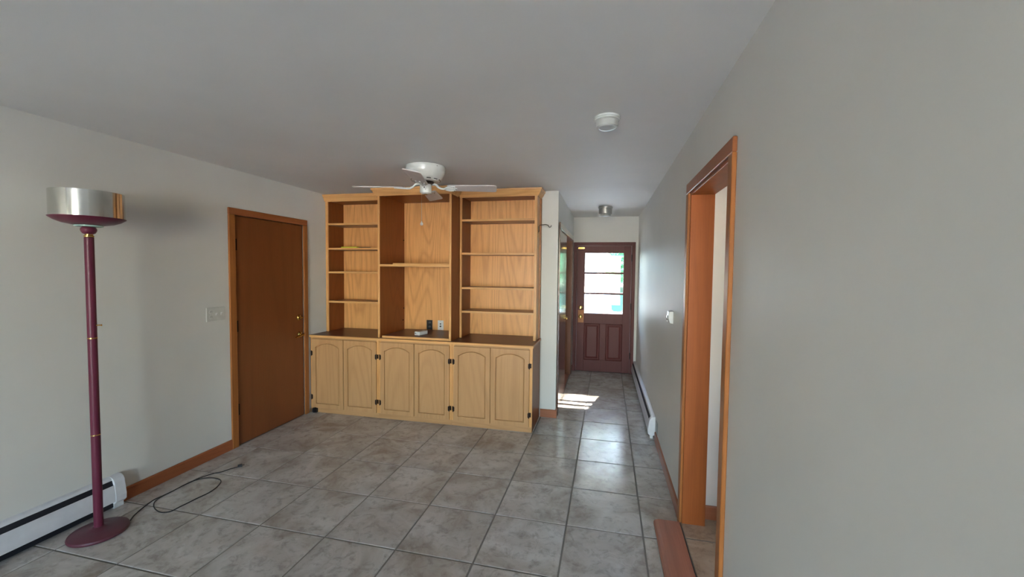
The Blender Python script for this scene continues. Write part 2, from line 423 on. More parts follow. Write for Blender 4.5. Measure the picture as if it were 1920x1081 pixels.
def window(name, axis, c, r, label, inward):
    """plain two-sash window: frame, meeting rail and panes in a wall hole r=(a0,a1,z0,z1)"""
    a0, a1, z0, z1 = r
    P = (lambda c0, c1, p, q, u, v: B(c0, c1, p, q, u, v)) if axis == 'x' else (lambda c0, c1, p, q, u, v: B(p, q, c0, c1, u, v))
    t = thing(name, (c, (a0+a1)/2, z0) if axis == 'x' else ((a0+a1)/2, c, z0), label, 'window', kind=ST)
    fr = MB()
    for p, q, u, v in ((a0, a0+.05, z0, z1), (a1-.05, a1, z0, z1), (a0+.05, a1-.05, z0, z0+.05), (a0+.05, a1-.05, z1-.05, z1)):
        k = P(c-.03, c+.03, p, q, u, v); fr.add(k.v, k.f)
    obj('window_frame', fr, 'white_enamel', t)
    n = 2; w = (a1-a0-.1)/n
    for i in range(n):
        s = a0+.05+i*w
        obj('pane', P(c-.004, c+.004, s+(.02 if i else 0), s+w-(0 if i else .02), z0+.05, z1-.05), 'glass', t)
    obj('mullion', P(c-.025, c+.025, a0+.05+w-.02, a0+.05+w+.02, z0+.05, z1-.05), 'white_enamel', t)
    return t
window('window_1', 'y', YF-.05, WF1, 'wide white window behind the viewer', 1)
window('window_2', 'y', YF-.05, WF2, 'narrow white window behind the viewer near the left wall', 1)
window('window_3', 'x', 3.05, WS, 'white window of the side room', -1)
portal(((WF1[0]+WF1[1])/2, YF-.11, (WF1[2]+WF1[3])/2), (0, 1, 0), WF1[1]-WF1[0], WF1[3]-WF1[2])
portal(((WF2[0]+WF2[1])/2, YF-.11, (WF2[2]+WF2[3])/2), (0, 1, 0), WF2[1]-WF2[0], WF2[3]-WF2[2])
portal((3.11, (WS[0]+WS[1])/2, (WS[2]+WS[3])/2), (-1, 0, 0), WS[1]-WS[0], WS[3]-WS[2])
portal((0, YE+.15, 1.4), (0, -1, 0), .6, .96)

# --- baseboards
BBP = [(0, 0), (.013, 0), (.013, .078), (.008, .086), (0, .086)]
def bb(name, path, label, mat='base_y', z=0):
    obj(name, MB().sweep(path, [(d, z+h) for d, h in BBP]), mat, kind=ST, label=label, cat='baseboard', base=(path[0][0], path[0][1], z))
bb('baseboard_left', [(XL, 2.925), (XL, 2.085)][::-1], 'oak baseboard on the left wall between the heater and the door')
bb('baseboard_right', [(XR, 4.02), (XR, 2.745)], 'oak baseboard on the right wall between the hall heater and the doorway')
bb('baseboard_right_near', [(XR, 1.79), (XR, -.1)], 'oak baseboard on the right wall on the near side of the doorway')
bb('baseboard_back', [(-.655, YS), (XS, YS), (XS, 4.465)], 'short oak baseboard on the wall strip beside the bookcase', 'base_x')
bb('baseboard_hall', [(XS, 6.44), (XS, YE)], 'short baseboard beside the front door')
bb('baseboard_side_room', [(XR+.115, 2.76), (3.0, 2.76)], 'oak baseboard of the side room seen through the doorway', 'base_x', ZS)

# --- left door (door_1)
d = thing('door_1', (XL, (D1[0]+D1[1])/2, 0), 'dark brown flush wooden door with oak casing and brass locks', 'door', kind=ST)
CW = .061
obj('door_slab', B(XL-.042, XL-.003, D1[0]+.004, D1[1]-.004, .003, D1[2]-.005), 'door_brown', d, bevel=.002)
for y0, y1 in ((D1[0]-CW, D1[0]), (D1[1], D1[1]+CW-.006)):
    obj('casing', B(XL, XL+.018, y0, y1, 0, D1[2]), 'casing', d, bevel=.003)
obj('casing_head', B(XL, XL+.018, D1[0]-CW, D1[1]+CW-.006, D1[2], D1[2]+.058), 'casing_y', d, bevel=.003)
obj('jamb', MB().box(XL-.11, XL-.001, D1[0]-.018, D1[0], 0, D1[2]+.018).box(XL-.11, XL-.001, D1[1], D1[1]+.018, 0, D1[2]+.018).box(XL-.11, XL-.001, D1[0], D1[1], D1[2], D1[2]+.018).box(XL-.11, XL-.046, D1[0], D1[1], -.01, D1[2]), 'casing', d)  # last box: unseen backing added behind the slab to stop a light leak
for z in (1.79, 1.07, .325):
    h = obj('hinge', MB().lathe([(.0065, -.05), (.0065, .05)], (XL+.006, D1[0]+.002, z), n=10).lathe([(.0045, -.058), (.0045, .058)], (XL+.006, D1[0]+.002, z), n=8), 'hinge', d, smooth=40)
    obj('hinge_leaf', B(XL-.003, XL-.001, D1[0]+.004, D1[0]+.03, z-.05, z+.05), 'hinge', h)
def lock(parent, c, knob):
    k = obj('lockset', MB().lathe([(.032, 0), (.032, .006), (.024, .014), (.016, .018)], c, 'x', 20), 'brass', parent, smooth=40, label='brass lever handle' if knob else 'brass deadbolt thumb turn')
    if knob:
        obj('lever', MB().lathe([(.011, .015), (.011, .05)], c, 'x', 14).tube([(c[0]+.048, c[1], c[2]), (c[0]+.052, c[1]-.03, c[2]-.002), (c[0]+.05, c[1]-.07, c[2]-.008), (c[0]+.046, c[1]-.105, c[2]-.016)], [.011, .0105, .009, .008], 10), 'brass', k, smooth=50)
        obj('keyway', MB().lathe([(.012, .05), (.012, .062), (.007, .064)], c, 'x', 14), 'brass', k, smooth=40)
    else:
        obj('thumb_turn', MB().lathe([(.014, .016), (.014, .026)], c, 'x', 16).box(c[0]+.024, c[0]+.042, c[1]-.022, c[1]+.022, c[2]-.005, c[2]+.005), 'brass', k, bevel=.002)
lock(d, (XL-.003, 3.755, 1.067), False)
lock(d, (XL-.003, 3.765, .885), True)

# --- open doorway on the right (trim_1)
t = thing('trim_1', (XR, OP[1], 0), 'oak casing and deep oak jambs of the open doorway on the right', 'door frame', kind=ST)
X0 = XR-.018
for y0, y1 in ((OP[0]-.058, OP[0]), (OP[1], OP[1]+.063)):
    obj('casing', B(X0, XR, y0, y1, 0, OP[2]), 'casing', t, bevel=.003)
obj('casing_head', B(X0, XR, OP[0]-.058, OP[1]+.063, OP[2], OP[2]+.062), 'casing_y', t, bevel=.003)
obj('jamb', B(XR-.004, XR+.13, OP[1]-.016, OP[1]+.004, ZS, OP[2]), 'jamb', t, bevel=.002)
obj('jamb', B(XR-.004, XR+.13, OP[0]-.004, OP[0]+.016, ZS, OP[2]), 'jamb', t, bevel=.002)
obj('head_jamb', B(XR-.004, XR+.13, OP[0]+.016, OP[1]-.016, OP[2]-.016, OP[2]+.004), 'jamb', t, bevel=.002)
obj('trim_2', MB().prism([(.335, 0), (.487, 0), (.487, .036), (.36, .036), (.343, .030), (.335, .018)], 'y', .9, 2.672), 'threshold', base=(.41, 1.8, 0), kind=ST, label='reddish oak threshold board on the floor at the right doorway', cat='threshold', bevel=.002)

# --- front door at the hall end (door_2)
d = thing('door_2', (0, YE, 0), 'dark mahogany-painted front door with three glass panes at the hall end', 'door', kind=ST)
CY = YE-.02
obj('casing', B(ED[0]-.045, ED[0], CY, YE, 0, ED[2]), 'mahogany', d, bevel=.003)
obj('casing', B(ED[1], ED[1]+.045, CY, YE, 0, ED[2]), 'mahogany', d, bevel=.003)
obj('casing_head', B(ED[0]-.045, ED[1]+.045, CY, YE, ED[2], ED[2]+.043), 'mahogany', d, bevel=.003)
obj('jamb', MB().box(ED[0]-.001, ED[0]+.012, YE, YE+.14, 0, ED[2]).box(ED[1]-.012, ED[1]+.001, YE, YE+.14, 0, ED[2]).box(ED[0], ED[1], YE, YE+.14, ED[2]-.012, ED[2]+.001), 'mahogany', d)
a0, a1, zt = ED[0]+.014, ED[1]-.014, ED[2]-.014
y0, y1 = YE+.004, YE+.046
GX0, GX1, GZ0, GZ1 = -.298, .291, .926, 1.876
for x0, x1 in ((a0, GX0), (GX1, a1)): obj('stile', B(x0, x1, y0, y1, .005, zt), 'mahogany', d, bevel=.002)
for z0, z1 in ((.005, .186), (.764, GZ0), (GZ1, zt)): obj('rail', B(GX0, GX1, y0, y1, z0, z1), 'mahogany', d, bevel=.002)
obj('mid_stile', B(-.052, .042, y0, y1, .186, .764), 'mahogany', d, bevel=.002)
for z in (1.561, 1.24): obj('muntin', B(GX0, GX1, y0+.004, y1-.004, z-.014, z+.014), 'mahogany', d, bevel=.003)
zs = [GZ0, 1.226, 1.254, 1.547, 1.575, GZ1]
for i in range(3): obj('pane', B(GX0, GX1, y0+.018, y0+.023, zs[2*i], zs[2*i+1]), 'glass', d)
for x0, x1 in ((GX0, -.052), (.042, GX1)):
    mb = MB(); r0, r1 = .186, .764
    rings = [(x0, x1, r0, r1, y0+.004), (x0+.012, x1-.012, r0+.012, r1-.012, y0+.016), (x0+.022, x1-.022, r0+.022, r1-.022, y0+.016), (x0+.05, x1-.05, r0+.05, r1-.05, y0+.006)]
    vs = []
    for (p, q, u, v, y) in rings: vs += [(p, y, u), (q, y, u), (q, y, v), (p, y, v)]
    fs = [[12, 13, 14, 15]]
    for k in range(3): fs += [[4*k+i, 4*k+(i+1) % 4, 4*k+4+(i+1) % 4, 4*k+4+i] for i in range(4)]
    mb.add(vs, fs); mb.box(x0, x1, y0+.02, y1-.01, r0, r1)
    obj('panel', mb, 'mahogany', d)
k = obj('lock_plate', B(-.394, -.304, y0-.004, y0, .775, .975), 'copper', d, bevel=.001, label='copper-brown lock plate')
obj('door_knob', MB().lathe([(.03, 0), (.03, -.008), (.012, -.014), (.012, -.03), (.024, -.036), (.03, -.05), (.026, -.062), (.012, -.066)], (-.352, y0-.004, .873), 'y', 20), 'brass', k, smooth=50)
k = obj('deadbolt', MB().lathe([(.03, 0), (.03, -.006), (.022, -.012)], (-.354, y0, 1.017), 'y', 20).box(-.36, -.348, y0-.028, y0-.01, .998, 1.036), 'brass', d, smooth=40)
obj('chain_latch', MB().box(-.404, -.31, y0-.004, y0, 1.942, 1.966).tube([(-.402, y0-.014, 1.954), (-.32, y0-.014, 1.954)], .004, 8).box(-.404, -.394, y0-.016, y0, 1.946, 1.962).box(-.318, -.308, y0-.016, y0, 1.946, 1.962), 'brass', d, label='brass slide latch')
for z in (1.80, 1.05, .28): obj('hinge', MB().lathe([(.008, -.05), (.008, .05)], (a1+.008, YE-.001, z), n=10), 'hinge', d, smooth=40)
obj('sill', B(ED[0], ED[1], YE+.05, YE+.14, -.004, .018), 'steel', d, bevel=.002)

# --- hall closet (door_3): near leaf shut, far leaf folded open inside
d = thing('door_3', (XS, 4.5, 0), 'dark varnished closet doors along the left hall wall, far half open', 'door', kind=ST)
obj('casing', B(XS, XS+.02, HO[0]-.09, HO[0], 0, HO[2]), 'dark_gloss', d, bevel=.003)
obj('casing', B(XS, XS+.02, HO[1], HO[1]+.06, 0, HO[2]), 'dark_gloss', d, bevel=.003)
obj('casing_head', B(XS, XS+.02, HO[0]-.09, HO[1]+.06, HO[2], HO[2]+.065), 'dark_gloss', d, bevel=.003)
obj('jamb', MB().box(XS-.12, XS+.002, HO[0]-.012, HO[0]+.004, 0, HO[2]).box(XS-.12, XS+.002, HO[1]-.012, HO[1]+.01, 0, HO[2]).box(XS-.12, XS+.002, HO[0], HO[1], HO[2]-.004, HO[2]+.012), 'door_brown', d)
lf = obj('leaf', B(XS-.03, XS+.002, HO[0]+.006, 5.42, .012, HO[2]-.01), 'dark_gloss', d, bevel=.002)
obj('leaf_knob', MB().lathe([(.008, 0), (.008, .012), (.017, .018), (.015, .03), (.006, .032)], (XS+.002, 5.34, .98), 'x', 14), 'brass', lf, smooth=50)
lf = obj('leaf', B(-.98, XS-.12, 6.28, 6.31, .012, HO[2]-.02), 'dark_gloss', d, bevel=.002)

# ================================================================== BUILT-IN BOOKCASE
YB = 3.925
YT, YC, ZT0, YK = 4.19, 3.945, .8592, 4.508
units = [(-3.149, -2.3175, [(-3.123, -2.736), (-2.729, -2.340)]), (-2.3165, -1.4955, [(-2.294, -1.908), (-1.902, -1.518)]), (-1.4945, -.664, [(-1.472, -1.087), (-1.081, -.692)])]
ulab = ['oak base cabinet with two arched doors next to the brown door', 'middle oak base cabinet with two arched doors', 'oak base cabinet with two arched doors at the hall end of the row']
DZ0, DZ1 = .056, .818
def arch_loop(x0, x1, z0, zs, rise, n=14, sh=.0):
    pts = [(x0, z0), (x1, z0), (x1, zs)]
    for i in range(1, n):
        u = 1-i/n; x = x0+(x1-x0)*u; e = (2*u-1)
        pts.append((x, zs+rise*(math.sqrt(max(0, 1-.40*e*e))-math.sqrt(.60))/(1-math.sqrt(.60))))
    pts.append((x0, zs)); return pts
def cab_door(parent, x0, x1, hinge_left):
    yf, yb = YB-.019, YB-.001
    inn = arch_loop(x0+.048, x1-.048, DZ0+.046, DZ1-.090, .046)
    n = len(inn); out = []
    for i, (x, z) in enumerate(inn):
        if i == 0: out.append((x0, DZ0))
        elif i == 1: out.append((x1, DZ0))
        elif i == 2: out.append((x1, DZ1))
        elif i == n-1: out.append((x0, DZ1))
        else: out.append((x0+(x1-x0)*(x-(x0+.048))/(x1-x0-.096), DZ1))
    mb = MB()
    vs = [(x, yf, z) for x, z in out]+[(x, yf, z) for x, z in inn]+[(x, yb, z) for x, z in out]+[(x, yb, z) for x, z in inn]
    fs = []
    for i in range(n):
        j = (i+1) % n
        fs += [[i, j, n+j, n+i], [2*n+i, 3*n+i, 3*n+j, 2*n+j], [i, 2*n+i, 2*n+j, j], [n+i, n+j, 3*n+j, 3*n+i]]
    dr = obj('door', mb.add(vs, fs), 'oak_base', parent, bevel=.0015)
    # raised panel with sloped border
    a = arch_loop(x0+.046, x1-.046, DZ0+.044, DZ1-.090, .048); b = arch_loop(x0+.051, x1-.051, DZ0+.049, DZ1-.094, .046); c = arch_loop(x0+.058, x1-.058, DZ0+.056, DZ1-.100, .045)
    m = len(a); vs = [(x, yf+.014, z) for x, z in a]+[(x, yf+.014, z) for x, z in b]+[(x, yf+.004, z) for x, z in c]
    fs = [[2*m+i for i in range(m)]]
    for k in (0, 1): fs += [[k*m+i, k*m+(i+1) % m, (k+1)*m+(i+1) % m, (k+1)*m+i] for i in range(m)]
    pb = MB().add(vs, fs).add([(x, yb-.001, z) for x, z in a], [list(range(m))])
    obj('panel', pb, 'oak_base', dr)
    hx = x0 if hinge_left else x1; s = -1 if hinge_left else 1
    for z in (.66, .175):
        obj('hinge', MB().box(min(hx+s*.004, hx+s*.018), max(hx+s*.004, hx+s*.018), YB-.004, YB-.0005, z-.022, z+.022).lathe([(.0055, -.028), (.0055, .028)], (hx+s*.001, yf-.003, z), n=10)
            .box(min(hx-s*.012, hx), max(hx-s*.012, hx), yf-.003, yf-.0005, z-.022, z+.022), 'hinge', dr, smooth=40)
for (x0, x1, drs), lab in zip(units, ulab):
    c = thing('base_cabinet', ((x0+x1)/2, 4.15, 0), lab, 'cabinet', 'built-in oak base cabinets')
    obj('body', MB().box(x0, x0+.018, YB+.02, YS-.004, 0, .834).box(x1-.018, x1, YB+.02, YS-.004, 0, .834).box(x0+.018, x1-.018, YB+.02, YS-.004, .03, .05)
        .box(x0+.018, x1-.018, YS-.012, YS-.004, .05, .834), 'oak_shaded', c)
    d0, d1 = drs[0][0], drs[1][1]
    for p, q in ((x0, d0+.006), (d1-.006, x1)): obj('stile', B(p, q, YB, YB+.02, .052, .834), 'oak', c, bevel=.001)
    obj('top_rail', B(d0+.006, d1-.006, YB, YB+.02, DZ1-.006, .834), 'oak_base_x', c)
    obj('bottom_rail', B(x0, x1, YB, YB+.02, 0, .052), 'oak_base_x', c)
    obj('center_stile', B(drs[0][1]-.006, drs[1][0]+.006, YB, YB+.02, .052, DZ1-.006), 'oak', c)
    cab_door(c, drs[0][0], drs[0][1], True); cab_door(c, drs[1][0], drs[1][1], False)

ct = thing('countertop', (-1.9, 4.15, .834), 'dark brown wooden countertop with a light oak front edge across the base cabinets', 'countertop')
obj('top_board', B(-3.150, -.664, YB-.006, YK+.002, .8345, .8585), 'counter', ct)
obj('front_edge', MB().prism([(YB-.022, .836), (YB-.006, .836), (YB-.006, .859), (YB-.018, .859), (YB-.022, .855)], 'x', -3.150, -.654), 'oak_x', ct)
obj('end_edge', B(-.664, -.654, YB-.006, YS-.003, .836, .859), 'oak_y', ct)

def shelf(parent, x0, x1, y0, y1, zt, th=.02):
    s = obj('shelf', B(x0, x1, y0+.008, y1, zt-th, zt), 'shelf_top', parent)
    obj('edge_strip', B(x0, x1, y0, y0+.008, zt-th-.001, zt), 'oak_x', s)
CROWN = [(0, 2.352), (.010, 2.352), (.014, 2.362), (.020, 2.368), (.032, 2.384), (.044, 2.408), (.050, 2.412), (.052, 2.428), (0, 2.428)]
# left tower
c = thing('bookcase', (-2.75, 4.29, ZT0), 'open oak bookcase tower with four shelves beside the brown door', 'bookcase', 'built-in oak bookcase units')
obj('side_panel', B(-3.149, -3.129, YT+.018, YK, ZT0, 2.376), 'oak_shaded', c)
obj('side_panel', B(-2.360, -2.342, YT, YK, ZT0, 2.376), 'oak_shaded', c)
obj('face_stile', B(-3.149, -3.118, YT, YT+.018, ZT0, 2.376), 'oak', c, bevel=.002)
obj('back_panel', B(-3.129, -2.360, YK-.006, YK, ZT0, 2.376), 'oak_back', c)
obj('top_panel', B(-3.129, -2.360, YT, YK-.006, 2.366, 2.376), 'oak_shaded', c)
obj('crown_molding', MB().sweep([(-3.149, YT), (-2.342, YT)], CROWN), 'oak_x', c)
for z in (2.108, 1.828, 1.556, 1.216): shelf(c, -3.129, -2.360, YT+.006, YK-.006, z)
# centre unit, standing forward
c = thing('bookcase', (-1.93, 4.17, ZT0), 'deeper middle oak bookcase unit with one shelf, standing forward of the others', 'bookcase', 'built-in oak bookcase units')
for p, q in ((-2.340, -2.318), (-1.538, -1.516)):
    obj('side_panel', B(p, q, YC+.014, YK, ZT0, 2.376), 'oak_shaded', c)
    obj('face_stile', B(p, q, YC, YC+.014, ZT0, 2.376), 'oak', c, bevel=.002)
obj('back_panel', B(-2.318, -1.538, YK-.006, YK, ZT0, 2.376), 'oak_back', c)
obj('top_panel', B(-2.318, -1.538, YC, YK-.006, 2.366, 2.376), 'oak_shaded', c)
obj('crown_molding', MB().sweep([(-2.340, 4.130), (-2.340, YC), (-1.516, YC), (-1.516, 4.130)], CROWN), 'oak_x', c)
shelf(c, -2.318, -1.538, YC+.004, YK-.006, 1.64, .022)
for z, y in ((1.93, YK-.03), (1.13, YK-.03), (.99, YK-.05)):
    obj('shelf_pin', MB().lathe([(.006, 0), (.006, .01), (.004, .012)], (-2.318, y, z), 'x', 10), 'hinge', c)
# right tower
c = thing('bookcase', (-1.1, 4.29, ZT0), 'open oak bookcase tower with four shelves at the hall end', 'bookcase', 'built-in oak bookcase units')
obj('side_panel', B(-1.513, -1.495, YT+.018, YK, ZT0, 2.376), 'oak_shaded', c)
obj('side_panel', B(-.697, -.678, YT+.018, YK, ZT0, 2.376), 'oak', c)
obj('face_stile', B(-1.513, -1.490, YT, YT+.018, ZT0, 2.376), 'oak', c, bevel=.002)
obj('face_stile', B(-.707, -.678, YT, YT+.018, ZT0, 2.376), 'oak', c, bevel=.002)
obj('back_panel', B(-1.495, -.697, YK-.006, YK, ZT0, 2.376), 'oak_back', c)
obj('top_panel', B(-1.495, -.697, YT, YK-.006, 2.366, 2.376), 'oak_shaded', c)
obj('crown_molding', MB().sweep([(-1.513, YT), (-.678, YT), (-.678, YS-.003)], CROWN), 'oak_x', c)
obj('scribe_strip', B(-.678, -.666, YS-.034, YS-.003, ZT0+.001, 2.352), 'oak_y', c)
for z in (2.126, 1.772, 1.405, 1.150): shelf(c, -1.495, -.697, YT+.006, YK-.006, z)

# things lying on the bookcase
w = thing('platform_board', (-1.91, 4.15, .8592), 'dark brown board with a light front edge lying on the counter in the middle unit', 'board')
obj('board_top', B(-2.293, -1.540, YC+.012, 4.49, .8595, .882), 'counter', w)
obj('edge_strip', B(-2.293, -1.540, YC+.002, YC+.012, .8600, .8825), 'oak_x', w)
obj('loose_board', MB().prism([(3.99, 1.6402), (4.34, 1.6402), (4.34, 1.654), (3.992, 1.654)], 'x', -2.19, -1.542), 'oak_x', base=(-1.87, 4.16, 1.64), bevel=.001, label='thin loose oak board lying on the shelf of the middle unit', cat='board')
bk = thing('notepad', (-2.87, 4.25, 1.8285), 'thin lime green notepad lying on the second shelf of the left bookcase', 'notepad')
obj('cover', B(-2.965, -2.765, 4.215, 4.30, 1.8285, 1.841), 'lime', bk, bevel=.001)
obj('pages', B(-2.963, -2.767, 4.217, 4.302, 1.831, 1.8385), 'white_p', bk)
obj('pen', MB().tube([(-2.75, 4.235, 1.833), (-2.62, 4.25, 1.833), (-2.605, 4.2515, 1.833)], [.0042, .0042, .001], 8), 'black', base=(-2.68, 4.24, 1.829), label='dark pen lying beside the lime green notepad', cat='pen', smooth=40)

def T(loc, rz): return Matrix.Translation(loc) @ Matrix.Rotation(rz, 4, 'Z')
def box_xf(m, *a): return MB().box(*a).xf(m)
# white boxy adapter lying on the platform
m = T((-1.925, 4.12, .882), math.radians(-14))
a = thing('power_adapter', (-1.925, 4.12, .882), 'small white boxy device lying on the counter in front of the outlets', 'device')
obj('housing', box_xf(m, -.034, .034, -.072, .072, .002, .042), 'white_p', a, bevel=.007, seg=3)
obj('grey_inlay', box_xf(m, -.02, .02, -.045, .03, .0415, .0432), 'grey_p', a, bevel=.0006)
obj('front_port', box_xf(m, -.026, -.006, -.0732, -.071, .014, .030), 'grey_p', a)
# outlets on the back panel
def outlet_plate(name, x0, x1, z0, z1, y, mat, label):
    o = thing(name, ((x0+x1)/2, y, (z0+z1)/2), label, 'outlet')
    obj('cover_plate', B(x0, x1, y-.006, y, z0, z1), mat, o, bevel=.003, seg=2)
    return o
o = outlet_plate('power_outlet', -2.032, -1.958, .884, .997, YK-.0065, 'black', 'black electrical outlet on the back panel above the counter')
for z in (.963, .917):
    k = obj('socket', MB().lathe([(.017, 0), (.017, -.003), (.015, -.004)], (-1.995, YK-.0125, z), 'y', 20), 'black', o, smooth=40)
    obj('slots', MB().box(-2.003, -2.001, YK-.018, YK-.016, z-.002, z+.008).box(-1.989, -1.987, YK-.018, YK-.016, z-.002, z+.008).lathe([(.0022, -.0155), (.0022, -.0178)], (-1.995, YK-.0001, z-.008), 'y', 8), 'grey_p', k)
o = outlet_plate('cable_outlet', -1.891, -1.820, .884, .997, YK-.0065, 'white_p', 'white cable wall plate on the back panel beside the black outlet')
for z, r in ((.956, .008), (.928, .010)):
    obj('jack', MB().lathe([(r, 0), (r, -.006), (r*.6, -.007), (r*.6, -.014)], (-1.8555, YK-.0125, z), 'y', 12), 'black', o, smooth=40)
for z in (.989, .893): obj('screw', MB().lathe([(.003, 0), (.003, -.0012)], (-1.8555, YK-.0125, z), 'y', 8), 'grey_p', o)
# hook on the bookcase side
hk = thing('wall_hook', (-.678, 4.26, 2.06), 'thin metal hook fixed to the hall-side panel of the right bookcase', 'hook')
obj('hook_rod', MB().tube([(-.678, 4.255, 1.99), (-.668, 4.255, 2.0), (-.668, 4.255, 2.05), (-.660, 4.255, 2.062), (-.60, 4.255, 2.066), (-.575, 4.255, 2.060), (-.566, 4.255, 2.044), (-.558, 4.255, 2.036), (-.546, 4.255, 2.044), (-.542, 4.255, 2.058)], .0036, 8), 'hinge', hk, smooth=50)
obj('mounting_plate', B(-.678, -.675, 4.247, 4.263, 1.975, 2.05), 'hinge', hk, bevel=.001)
# door stop at the foot of the cabinet
ds = thing('door_stop', (-3.09, YB-.02, 0), 'small black and chrome door stop at the foot of the left base cabinet', 'door stop')
obj('bracket', MB().box(-3.125, -3.108, YB-.042, YB-.001, .004, .050), 'chrome', ds, bevel=.004)
obj('bumper', MB().box(-3.106, -3.082, YB-.036, YB-.001, .002, .052).box(-3.078, -3.062, YB-.030, YB-.001, .002, .048), 'black', ds, bevel=.003)

# ================================================================== CEILING FAN
FC = Vector((-1.455, 3.2, ZC))
fan = thing('ceiling_fan', FC, 'white flush-mount ceiling fan with four blades and a pull chain', 'fan')
obj('motor_housing', MB().lathe([(.150, -.001), (.159, -.004), (.160, -.010), (.160, -.030), (.156, -.036), (.156, -.046), (.150, -.066), (.128, -.102), (.110, -.121), (.104, -.124), (.06, -.125)], FC, n=48), 'white_enamel', fan, smooth=35)
obj('mounting_ring', MB().lathe([(.153, 0), (.153, -.003)], FC, n=40), 'hinge', fan)
for i in range(12):
    a = 2*PI*i/12+.1
    mm = Matrix.Translation(FC) @ Matrix.Rotation(a, 4, 'Z')
    obj('vent_slot', box_xf(mm, .1115, .1215, -.017, .017, -.1165, -.1115), 'black', fan)
for i in range(3):
    a = 2*PI*i/3-.55; obj('screw', MB().lathe([(.004, -.001), (.004, .003)], (FC.x+.158*math.cos(a), FC.y+.158*math.sin(a), ZC-.022), 'z', 8), 'hinge', fan)
obj('flywheel', MB().lathe([(.062, -.122), (.07, -.128), (.07, -.140), (.058, -.146)], FC, n=32), 'hinge', fan, smooth=40)
sw = obj('switch_housing', MB().lathe([(.04, -.144), (.047, -.148), (.048, -.16), (.048, -.205), (.045, -.216), (.034, -.224), (.012, -.227)], FC, n=32), 'white_enamel', fan, smooth=35)
obj('bottom_cap', MB().lathe([(.014, -.226), (.012, -.231)], FC, n=16), 'brass', sw)
obj('reverse_switch', box_xf(Matrix.Translation(FC) @ Matrix.Rotation(math.radians(-80), 4, 'Z'), .046, .051, -.004, .004, -.185, -.172), 'black', sw)
for dz in (-.165, -.196): obj('screw', MB().lathe([(.003, -.001), (.003, .002)], (FC.x+.048*math.cos(-1.2), FC.y+.048*math.sin(-1.2), ZC+dz), 'z', 8), 'hinge', sw)
ZB = -.172
def blade_mesh():
    mb = MB(); pts = []
    w0, w1, r0, r1, cr = .054, .066, .180, .586, .026
    pts += [(r0, -w0+.012), (r0+.014, -w0)]
    for k in range(5):
        a = -PI/2+PI/2*k/4; pts.append((r1-cr+cr*math.cos(a), -w1+cr+cr*math.sin(a)))
    for k in range(5):
        a = PI/2*k/4; pts.append((r1-cr+cr*math.cos(a), w1-cr+cr*math.sin(a)))
    pts += [(r0+.014, w0), (r0, w0-.012)]
    return mb.prism(pts, 'z', -.0036, .0036)
for k in range(4):
    ang = math.radians(14.5+90*k)
    R = Matrix.Translation(FC+Vector((0, 0, ZB))) @ Matrix.Rotation(ang, 4, 'Z') @ Matrix.Rotation(math.radians(-12), 4, 'X')
    bl = obj('blade', blade_mesh().xf(R), 'blade', fan, bevel=.0015)
    R2 = Matrix.Translation(FC+Vector((0, 0, ZB))) @ Matrix.Rotation(ang, 4, 'Z')
    arm = MB().tube([R2 @ Vector(p) for p in ((.055, 0, .03), (.085, 0, .024), (.105, 0, .004), (.13, 0, -.008), (.16, 0, -.008))], [.011, .010, .009, .009, .009], 10)
    st = len(arm.v)
    for s in (-1, 1):
        arm.tube([(.155, s*.004, -.008), (.17, s*.022, -.008), (.19, s*.036, -.007), (.215, s*.040, -.006), (.245, s*.034, -.006)], [.007, .007, .007, .007, .006], 8)
    arm.tube([(.15, 0, -.008), (.2, 0, -.007), (.26, 0, -.006)], [.008, .007, .006], 8)
    arm.xf(R, st)
    ar = obj('blade_arm', arm, 'white_enamel', bl, smooth=45)
    for p in ((.235, .034), (.235, -.034), (.25, 0)):
        obj('screw', MB().lathe([(.0045, -.0125), (.0045, -.010)], (p[0], p[1], 0), 'z', 8).xf(R), 'hinge', bl)
ch = obj('pull_chain', MB().tube([(FC.x-.012, FC.y-.045, ZC-.22), (FC.x-.014, FC.y-.048, ZC-.26), (FC.x-.014, FC.y-.048, ZC-.458)], .0014, 6), 'steel', fan)
obj('pendant', MB().lathe([(.003, .022), (.004, .014), (.009, .008), (.012, 0), (.011, -.008), (.006, -.013), (.002, -.014)], (FC.x-.014, FC.y-.048, ZC-.475), 'z', 14), 'white_p', ch, smooth=50)

# ================================================================== CEILING LIGHTS
cl = thing('ceiling_light', (0, 2.37, ZC), 'white ceiling light with a ribbed rim and frosted glass drum, nearest to the viewer', 'light')
obj('rim', MB().lathe([(.070, 0), (.072, -.004), (.072, -.010), (.067, -.012), (.069, -.015), (.069, -.019), (.060, -.022)], (0, 2.37, ZC), 'z', 48), 'white_enamel', cl, smooth=30)
sh = obj('glass_shade', MB().lathe([(.060, -.020), (.059, -.026), (.060, -.048), (.057, -.054), (.045, -.057), (.01, -.058)], (0, 2.37, ZC), 'z', 48), 'opal', cl, smooth=35)
obj('trim_ring', MB().lathe([(.054, -.0535), (.056, -.057), (.052, -.060), (.044, -.060), (.042, -.056)], (0, 2.37, ZC), 'z', 40), 'white_enamel', sh, smooth=40)
cl = thing('ceiling_light', (0, 5.6, ZC), 'small brushed metal drum light on the hall ceiling', 'light')
obj('canopy', MB().lathe([(.090, 0), (.093, -.004), (.093, -.020), (.088, -.024), (.086, -.026)], (0, 5.6, ZC), 'z', 40), 'steel', cl, smooth=35)
obj('drum', MB().lathe([(.086, -.025), (.086, -.092), (.082, -.097), (.070, -.098)], (0, 5.6, ZC), 'z', 40), 'steel', cl, smooth=35)
obj('diffuser', MB().lathe([(.070, -.095), (.068, -.116), (.060, -.124), (.01, -.126)], (0, 5.6, ZC), 'z', 40), 'opal', cl, smooth=35)

